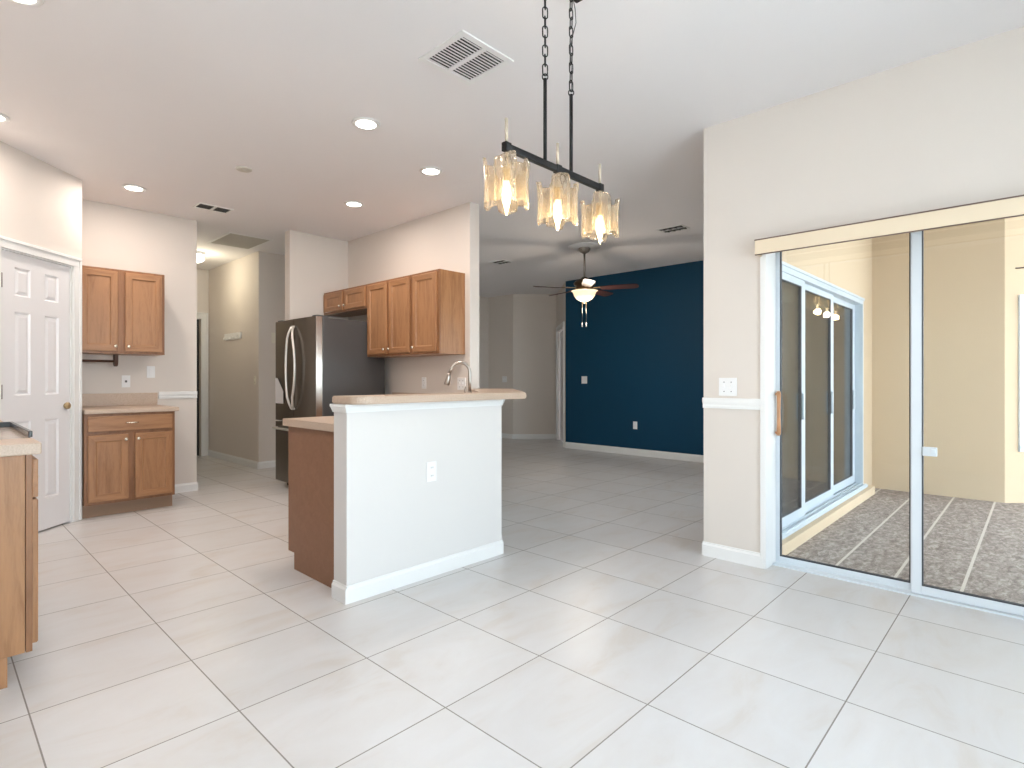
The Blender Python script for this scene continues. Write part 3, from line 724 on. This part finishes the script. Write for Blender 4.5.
# refrigerator: local front = -y -> world -X ; local +x -> world -Y
rf = thing('refrigerator', 'dark stainless french door refrigerator in the kitchen niche', 'refrigerator', (2.61, 6.026, 0), -PI / 2)
FW = 0.91
obj('body', B(lambda bm: (box(bm, 0.0, 0.085, 0.05, FW, 0.80, 1.765, 0.006))), 'fside', rf)
def fdoor(x0, x1, z0, z1):
    bm = bmesh.new(); n = 8
    pts = []
    for k in range(n + 1):
        u = k / n; x = x0 + (x1 - x0) * u
        pts.append((x, 0.004 + 0.012 * (2 * ((x / FW) - 0.5)) ** 2))
    pts = pts + [(x1, 0.078), (x0, 0.078)]
    prism(bm, pts, z0, z1); return bm
for x0, x1, hx, sgn in ((0.0, 0.452, 0.425, -1), (0.458, FW, 0.485, 1)):
    d = obj('door', fdoor(x0, x1, 0.72, 1.775), 'fsteel', rf)
    def f(bm):
        path = []
        for k in range(15):
            s = -1 + 2 * k / 14; g = 1 - s * s
            path.append((hx + sgn * ((0.10 if sgn > 0 else 0.065) * g - 0.012), 0.0 - 0.012 - 0.03 * min(1, g * 2.4), 1.275 + s * 0.42))
        tube(bm, path, 0.0125, 10)
        cyl(bm, path[0], (path[0][0], 0.02, path[0][2]), 0.012); cyl(bm, path[-1], (path[-1][0], 0.02, path[-1][2]), 0.012)
    obj('handle', B(f), 'steel', d)
    if sgn > 0: obj('edge_trim', B(lambda bm: box(bm, FW - 0.003, 0.014, 0.722, FW + 0.002, 0.078, 1.773)), 'fedge', d)
fz = obj('freezer_drawer', fdoor(0.0, FW, 0.075, 0.705), 'fsteel', rf)
obj('handle', B(lambda bm: tube(bm, [(0.06, 0.02, 0.64), (0.06, -0.04, 0.64), (FW / 2, -0.05, 0.64), (FW - .06, -0.04, 0.64), (FW - .06, 0.02, 0.64)], 0.012, 10)), 'steel', fz)
for x in (0.02, FW - 0.11): obj('hinge_cover', B(lambda bm: box(bm, x, 0.03, 1.765, x + 0.09, 0.16, 1.79, 0.004)), 'fside', rf)
for x in (0.06, FW - 0.06): obj('foot', B(lambda bm: lathe(bm, [(0, 0), (0.025, 0), (0.025, 0.03), (0.015, 0.035), (0.015, 0.06), (0, 0.06)], 12, x, 0.14)), 'rangeb', rf)
def f(bm):
    prism(bm, [(0, 0), (0.19, 0.0), (0.19, 0.13), (0.05, 0.27), (0, 0.27)], 0, 0.002)
pn = obj('paper_note', B(f), 'paper'); pn.rotation_euler = (PI / 2, 0, -PI / 2); pn.location = (2.6095, 5.99, 0.90)
tag(pn, 'white paper note stuck on the left refrigerator door', 'paper')

# ------------------------------------------------------------------ wall plates and small fittings
def plate(name, label, cat, loc, rotz, kind='outlet', m='plate', wd=0.07, ht=0.115):
    t = thing(name, label, cat, loc, rotz)               # faces local -y
    obj('cover_plate', B(lambda bm: box(bm, -wd / 2, -0.006, -ht / 2, wd / 2, 0, ht / 2, 0.002)), m, t)
    if kind == 'outlet':
        for z in (-0.024, 0.024):
            so = obj('socket', B(lambda bm: box(bm, -0.016, -0.008, z - 0.014, 0.016, -0.005, z + 0.014, 0.003)), m, t)
            obj('slots', B(lambda bm: (box(bm, -0.008, -0.0085, z - 0.004, -0.005, -0.0075, z + 0.006), box(bm, 0.005, -0.0085, z - 0.004, 0.008, -0.0075, z + 0.006))), 'slot', so)
    elif kind == 'jack':
        obj('jack', B(lambda bm: box(bm, -0.009, -0.009, -0.010, 0.009, -0.005, 0.010, 0.002)), 'slot', t)
    elif kind == 'switch':
        n = 2 if wd > 0.1 else 1
        for k in range(n):
            x = (k - (n - 1) / 2) * 0.046
            obj('toggle', B(lambda bm: (box(bm, x - 0.005, -0.016, -0.004, x + 0.005, -0.005, 0.012, 0.002))), m, t)
            for zz in (-0.03, 0.03): obj('screw', B(lambda bm: cyl(bm, (x, -0.0075, zz), (x, -0.005, zz), 0.0035, 8)), 'slot', t)
    elif kind == 'rocker':
        obj('rocker', B(lambda bm: box(bm, -0.017, -0.010, -0.033, 0.017, -0.005, 0.033, 0.002)), m, t)
    return t
plate('power_outlet', 'white outlet low on the white half wall of the bar', 'outlet', (2.055, 2.605, 0.615), 0)
plate('phone_jack', 'white jack plate with dark centre left on the wall over the left countertop', 'wall plate', (1.335, 6.38, 1.137), 0, 'jack')
plate('power_outlet', 'white outlet higher on the wall right of the left countertop jack', 'outlet', (1.542, 6.38, 1.229), 0, 'rocker')
plate('light_switch', 'white double switch plate above the right chair rail', 'light switch', (3.54, 1.453, 1.11), -PI / 2, 'switch', 'plate', 0.115, 0.115)
plate('power_outlet', 'white outlet on the kitchen backsplash wall, left of the faucet', 'outlet', (3.50, 4.55, 1.12), -PI / 2)
plate('light_switch', 'white switch plate on the kitchen wall just behind the faucet', 'light switch', (3.50, 3.975, 1.115), -PI / 2, 'switch', 'plate', 0.115, 0.115)
plate('light_switch', 'white switch on the blue wall at shoulder height', 'light switch', (7.45, 5.43, 1.145), -PI / 2, 'rocker', 'plate', 0.11, 0.12)
plate('power_outlet', 'small white outlet low on the blue wall', 'outlet', (7.45, 4.48, 0.455), -PI / 2, 'rocker')
plate('light_switch', 'pale switch plate on the tan foyer wall over the bar end', 'light switch', (7.866, 7.66, 1.155), -PI / 2, 'switch', 'plate', 0.12, 0.115)
plate('light_switch', 'pale switch plate on the hall wall just left of the refrigerator', 'light switch', (3.17, 7.32, 1.70), 0, 'rocker', 'ivory', 0.075, 0.14)
plate('light_switch', 'faint beige switch plate in the middle of the hall wall', 'light switch', (2.97, 7.43, 1.145), -PI / 2, 'switch', 'ivory')
hk = thing('key_rack', 'white wall rack of hooks high on the hall wall', 'rack', (2.97, 8.17, 1.755), -PI / 2)
obj('board', B(lambda bm: box(bm, -0.29, -0.02, -0.045, 0.29, 0, 0.045, 0.004)), 'trim', hk)
for k in range(5):
    x = -0.22 + 0.11 * k
    obj('hook', B(lambda bm: tube(bm, [(x, -0.02, 0.0), (x, -0.045, -0.01), (x, -0.055, -0.03), (x, -0.05, -0.045)], 0.004, 8)), 'trim', hk)
th = thing('towel_holder', 'dark wooden paper towel holder under the left upper cabinet', 'holder', (0.905, 6.20, 1.386))
obj('rod', B(lambda bm: cyl(bm, (0.02, 0, -0.062), (0.305, 0, -0.062), 0.011)), 'towelwood', th)
for x in (0.0, 0.30):
    def f(bm):
        t = bmesh.new(); prism(t, [(-0.04, 0), (0.04, 0), (0.04, -0.06), (0.03, -0.095), (0, -0.11), (-0.03, -0.095), (-0.04, -0.06)], 0, 0.026)
        join(bm, t, None, Matrix.Translation((x, 0, 0)) @ Matrix.Rotation(PI / 2, 4, 'Z') @ Matrix.Rotation(PI / 2, 4, 'X'))
    obj('bracket', B(f), 'towelwood', th)

# ------------------------------------------------------------------ ceiling fixtures
def downlight(loc, label, first=[None]):
    if first[0] is None:
        t = thing('recessed_light', label, 'ceiling light', loc, 0, 'recessed ceiling lights')
        obj('trim_ring', B(lambda bm: lathe(bm, [(0.062, 0.0), (0.088, -0.002), (0.090, -0.006), (0.080, -0.011), (0.066, -0.012), (0.062, -0.006), (0.062, 0.0)], 32)), 'trim', t)
        obj('lens', B(lambda bm: lathe(bm, [(0, -0.014), (0.05, -0.012), (0.066, -0.008), (0.066, -0.002), (0, -0.002)], 32)), 'lens', t)
        first[0] = t
    else: t = dup(first[0], loc, 0, label)
    ld = bpy.data.lights.new('recessed_lamp', 'AREA'); ld.shape = 'DISK'; ld.size = 0.13; ld.energy = 5.2; ld.color = (1.0, 0.88, 0.79)
    lo = bpy.data.objects.new('recessed_lamp', ld); C.objects.link(lo); lo.location = (loc[0], loc[1], loc[2] - 0.02)
    return t
downlight((1.96, 3.156, H), 'lit round recessed ceiling light nearest the square ceiling vent')
downlight((2.761, 3.502, H), 'lit round recessed ceiling light nearest the end of the kitchen wall')
downlight((1.245, 5.67, H), 'lit round recessed ceiling light above the left oak cabinets')
downlight((2.782, 4.686, H), 'lit round recessed ceiling light in front of the refrigerator cabinets')
downlight((0.288, 4.755, H), 'lit round recessed light cut by the left edge, above the pantry door')
downlight((0.272, 3.162, H), 'lit round recessed light at the top left corner of the photo')
sd = thing('ceiling_cover_plate', 'small flat round pale grey cover plate on the kitchen ceiling', 'cover plate', (1.73, 4.543, H))  # blank round cover plate, flat against the ceiling
obj('housing', B(lambda bm: lathe(bm, [(0, -0.010), (0.050, -0.010), (0.058, -0.006), (0.06, 0), (0, 0)], 28)), 'grille', sd)
obj('centre_cap', B(lambda bm: lathe(bm, [(0, -0.013), (0.018, -0.0125), (0.022, -0.0095), (0, -0.0095)], 20)), 'grille', sd)
def vent(label, cx, cy, wx, wy, banks, slats, m='trim', slat_m='trim', along='x', fr=0.03, tilt=0.6, gapm='dark', name='ceiling_vent'):
    t = thing(name, label, 'vent', (cx, cy, H))
    hx, hy = wx / 2, wy / 2
    def f(bm):
        box(bm, -hx, -hy, -0.008, hx, -hy + fr, 0, 0.002); box(bm, -hx, hy - fr, -0.008, hx, hy, 0, 0.002)
        box(bm, -hx, -hy + fr, -0.008, -hx + fr, hy - fr, 0, 0.002); box(bm, hx - fr, -hy + fr, -0.008, hx, hy - fr, 0, 0.002)
        for k in range(1, banks):
            x = -hx + fr + (wx - 2 * fr) * k / banks; box(bm, x - 0.012, -hy + fr, -0.008, x + 0.012, hy - fr, -0.001)
    obj('frame', B(f), m, t)
    obj('duct_backing', B(lambda bm: box(bm, -hx + fr * .9, -hy + fr * .9, -0.0015, hx - fr * .9, hy - fr * .9, 0.0)), gapm, t)  # thin backing plate; where dark, it paints the shade inside the duct
    def f(bm):
        L = wy - 2 * fr
        for k in range(slats):
            y = -hy + fr + L * (k + 0.5) / slats; wd = L / slats * 0.62
            q = bmesh.new(); box(q, -hx + fr, -wd / 2, -0.0008, hx - fr, wd / 2, 0.0008)
            join(bm, q, None, Matrix.Translation((0, y, -0.006)) @ Matrix.Rotation(tilt, 4, 'X'))
    obj('slats', B(f), slat_m, t)
    return t
vent('large square white ceiling vent of two louver banks beside the hanging light', 1.925, 2.152, 0.355, 0.345, 2, 13, fr=0.034, tilt=0.28)
vent('small white ceiling register with dark slots above the hall entrance', 1.92, 5.79, 0.31, 0.19, 2, 5, fr=0.018, tilt=0.2, slat_m='slot')
vent('large beige return air grille in the hall ceiling', 2.60, 6.95, 0.50, 0.70, 1, 22, m='trim', slat_m='grille', gapm='grille', fr=0.03, tilt=-0.2)
vent('dark slotted ceiling register near the blue wall, right of the fan', 5.66, 2.93, 0.20, 0.30, 2, 4, fr=0.015, tilt=0.2, slat_m='slot')
vent('dark slotted ceiling register left of the fan, beside the kitchen wall end', 5.60, 5.52, 0.20, 0.27, 2, 4, fr=0.015, tilt=0.2, slat_m='slot')
hl = thing('hall_ceiling_light', 'lit white globe ceiling light in the back hall', 'ceiling light', (2.44, 7.98, H))
obj('base', B(lambda bm: lathe(bm, [(0, 0), (0.10, 0), (0.10, -0.02), (0.075, -0.03), (0, -0.03)], 24)), 'trim', hl)
obj('globe', B(lambda bm: lathe(bm, [(0.06, -0.028), (0.085, -0.05), (0.095, -0.08), (0.08, -0.11), (0.04, -0.13), (0, -0.133)], 28)), 'hallglass', hl)
ld = bpy.data.lights.new('hall_lamp', 'POINT'); ld.energy = 5; ld.color = (1.0, 0.90, 0.66); ld.shadow_soft_size = 0.1
lo = bpy.data.objects.new('hall_lamp', ld); C.objects.link(lo); lo.location = (2.46, 7.98, H - 0.30)

# ceiling fans
def ceiling_fan(label, loc, angles, drop, m_glass, pitch=-0.21):
    t = thing('ceiling_fan', label, 'ceiling fan', loc)       # origin at ceiling; blades at z = -drop
    z = -drop
    obj('medallion', B(lambda bm: lathe(bm, [(0, 0), (0.20, 0), (0.20, -0.008), (0.18, -0.018), (0.14, -0.02), (0.12, -0.028), (0.08, -0.03), (0, -0.03)], 40)), 'ceiling', t)
    obj('canopy', B(lambda bm: lathe(bm, [(0, -0.025), (0.075, -0.028), (0.075, -0.045), (0.055, -0.075), (0.022, -0.095), (0, -0.095)], 24)), 'nickel', t)
    obj('downrod', B(lambda bm: cyl(bm, (0, 0, -0.09), (0, 0, z + 0.13), 0.013)), 'nickel', t)
    obj('motor', B(lambda bm: lathe(bm, [(0, z + 0.15), (0.03, z + 0.145), (0.05, z + 0.12), (0.11, z + 0.10), (0.135, z + 0.07), (0.13, z + 0.045), (0.105, z + 0.03), (0.12, z + 0.012), (0.10, z - 0.012), (0.06, z - 0.02), (0, z - 0.02)], 28)), 'bronze', t)
    for a in angles:
        bl_ = bmesh.new(); q = bmesh.new()
        pts = [(0.20, -0.045), (0.30, -0.062), (0.60, -0.070), (0.645, -0.058), (0.662, -0.02), (0.662, 0.02), (0.645, 0.058), (0.60, 0.070), (0.30, 0.062), (0.20, 0.045)]
        prism(q, pts, -0.004, 0.004)
        R = Matrix.Rotation(a, 4, 'Z') @ Matrix.Translation((0, 0, z)) @ Matrix.Rotation(pitch, 4, 'X')
        join(bl_, q, None, R)
        b_ = obj('blade', bl_, 'blade', t)
        ir = bmesh.new(); q = bmesh.new()
        prism(q, [(0.10, -0.012), (0.17, -0.012), (0.21, -0.035), (0.27, -0.030), (0.29, 0), (0.27, 0.030), (0.21, 0.035), (0.17, 0.012), (0.10, 0.012)], 0.004, 0.010)
        join(ir, q, None, R); obj('blade_iron', ir, 'brass', b_)
    obj('light_fitter', B(lambda bm: lathe(bm, [(0, z - 0.018), (0.07, z - 0.02), (0.078, z - 0.035), (0.06, z - 0.05), (0, z - 0.05)], 24)), 'brass', t)
    bw = obj('glass_bowl', B(lambda bm: lathe(bm, [(0.165, z - 0.028), (0.150, z - 0.036), (0.138, z - 0.058), (0.128, z - 0.09), (0.10, z - 0.125), (0.055, z - 0.15), (0, z - 0.155)], 32)), m_glass, t)
    obj('bowl_finial', B(lambda bm: lathe(bm, [(0, z - 0.15), (0.02, z - 0.155), (0.022, z - 0.165), (0.008, z - 0.18), (0, z - 0.185)], 14)), 'brass', bw)
    for dx in (-0.028, 0.022):
        p = rv * dx
        ch = obj('pull_chain', B(lambda bm: cyl(bm, (p.x, p.y, z - 0.14), (p.x, p.y, z - 0.43), 0.0022, 6)), 'nickel', t)
        obj('chain_fob', B(lambda bm: lathe(bm, [(0, z - 0.42), (0.006, z - 0.425), (0.008, z - 0.47), (0, z - 0.475)], 10, p.x, p.y)), 'plate', ch)
    return t
AV = math.atan2(-0.7256, 0.688)
fan = ceiling_fan('ceiling fan with dark blades and lit glass bowl in front of the blue wall', (5.64, 4.11, H), [math.radians(x) + AV for x in (52, 124, 196, 268, 340)], 0.53, 'fanglass')
ld = bpy.data.lights.new('fan_lamp', 'POINT'); ld.energy = 11; ld.color = (1.0, 0.86, 0.70); ld.shadow_soft_size = 0.12
lo = bpy.data.objects.new('fan_lamp', ld); C.objects.link(lo); lo.location = (5.64, 4.11, H - 0.53 - 0.26)
M['fanoff'] = mat('frosted_bowl', (0.8, 0.76, 0.66), 0.4)
ceiling_fan('ceiling fan on the porch, one dark blade tip showing at the right edge', (6.28, -0.505, 2.72), [PI / 2 + 0.12 + k * 2 * PI / 5 for k in range(5)], 0.645, 'fanoff', -0.19)

# ------------------------------------------------------------------ pendant over the dining spot
PX, PY, PZ = 1.766, 1.42, 2.009
pd = thing('pendant_light', 'black linear hanging light with three lit amber glass shades', 'hanging light', (PX, PY, H))
zb = PZ - H
def f(bm):
    box(bm, -0.308, -0.009, zb - 0.013, 0.308, 0.009, zb + 0.013, 0.002)
    for x in (-0.298, 0, 0.298): box(bm, x - 0.015, -0.012, zb - 0.016, x + 0.015, 0.012, zb + 0.016, 0.002)
obj('bar', B(f), 'black', pd)
for x in (-0.079, 0.089):
    obj('rod', B(lambda bm: (cyl(bm, (x, 0, zb + 0.015), (x, 0, 2.345 - H), 0.0075, 12))), 'black', pd)
    def f(bm):
        def link(z, a, ln=0.046, wd=0.021, r=0.0026):
            pts = []; st = (ln - wd) / 2
            for k in range(16):
                q = 2 * PI * k / 16; u = wd / 2 * math.cos(q); v = wd / 2 * math.sin(q) + (st if math.sin(q) > 0 else -st if math.sin(q) < 0 else 0)
                pts.append((x + u * math.cos(a), u * math.sin(a), z + v))
            tube(bm, pts, r, 6, closed=True)
        z = 2.352 - H; link(z, AV, 0.024, 0.022); k = 0; z += 0.028
        while z < -0.05:
            link(z, AV + (0.25 if k % 2 == 0 else 1.35) + (0.5 if x > 0 else 0)); z += 0.0375; k += 1
    obj('chain', B(f), 'bronze' if False else 'black', pd)
def f(bm):
    tube(bm, [(0.089, 0.0, -0.45), (0.10, 0.004, -0.40), (0.093, 0.004, -0.33), (0.085, 0, -0.27), (0.098, 0.0, -0.22), (0.112, -0.008, -0.16), (0.108, -0.006, -0.10), (0.09, 0, -0.03)], 0.002, 6)
obj('power_cord', B(f), 'slot', pd)
obj('ceiling_canopy', B(lambda bm: box(bm, -0.16, -0.04, -0.025, 0.18, 0.04, 0, 0.004)), 'black', pd)
def shade_mesh(seed):
    rnd = random.Random(seed); bm = bmesh.new(); n = 96; zs = 12
    ztop, zbot = zb - 0.066, zb - 0.212
    ph = TH + (rnd.random() - 0.5) * 0.2
    def rad(a):
        q = a - ph
        return 0.050 + 0.031 * min(1.0, 1.5 * abs(math.cos(2 * q))) ** 0.8 + 0.0022 * math.cos(20 * q + 1)
    grid = []
    for j in range(zs + 1):
        row = []
        for k in range(n):
            a = 2 * PI * k / n; lobe = abs(math.cos(2 * (a - ph))) 
            top = ztop + 0.012 * math.sin(3 * a + seed) + (0.012 if lobe > 0.55 else -0.012)
            bot = zbot + 0.006 * math.sin(5 * a + seed) + (-0.006 if lobe > 0.55 else 0.006)
            u = j / zs; z = bot + (top - bot) * u
            r = rad(a) * (1 - 0.05 * math.sin(PI * u) + 0.05 * u)
            row.append(bm.verts.new((r * math.cos(a), r * math.sin(a), z)))
        grid.append(row)
    for j in range(zs):
        for k in range(n):
            fc = bm.faces.new((grid[j][k], grid[j][(k + 1) % n], grid[j + 1][(k + 1) % n], grid[j + 1][k])); fc.smooth = True
    bmesh.ops.solidify(bm, geom=bm.faces[:], thickness=0.005)
    return bm
for i, x in enumerate((-0.298, 0.0, 0.298)):
    st = obj('lamp_stem', B(lambda bm: (cyl(bm, (x, 0, zb + 0.019), (x, 0, zb + 0.105), 0.006, 10), cyl(bm, (x, 0, zb - 0.075), (x, 0, zb - 0.019), 0.006, 10))), 'stem', pd)
    sh = obj('glass_shade', shade_mesh(i + 1), 'shade', pd); sh.location = (x, 0, 0)
    so = obj('socket', B(lambda bm: lathe(bm, [(0, zb - 0.066), (0.020, zb - 0.067), (0.021, zb - 0.072), (0.019, zb - 0.075), (0.018, zb - 0.12), (0.012, zb - 0.125), (0, zb - 0.125)], 20, x, 0)), 'brass', pd)
    obj('bulb', B(lambda bm: lathe(bm, [(0.009, zb - 0.122), (0.012, zb - 0.135), (0.018, zb - 0.155), (0.0185, zb - 0.175), (0.014, zb - 0.20), (0.007, zb - 0.225), (0.002, zb - 0.247), (0, zb - 0.249)], 18, x, 0)), 'bulb', so)
    ld = bpy.data.lights.new('pendant_lamp', 'POINT'); ld.energy = 1.5; ld.color = (1.0, 0.78, 0.52); ld.shadow_soft_size = 0.03
    lo = bpy.data.objects.new('pendant_lamp', ld); C.objects.link(lo); lo.location = (PX + x, PY, PZ - 0.26)
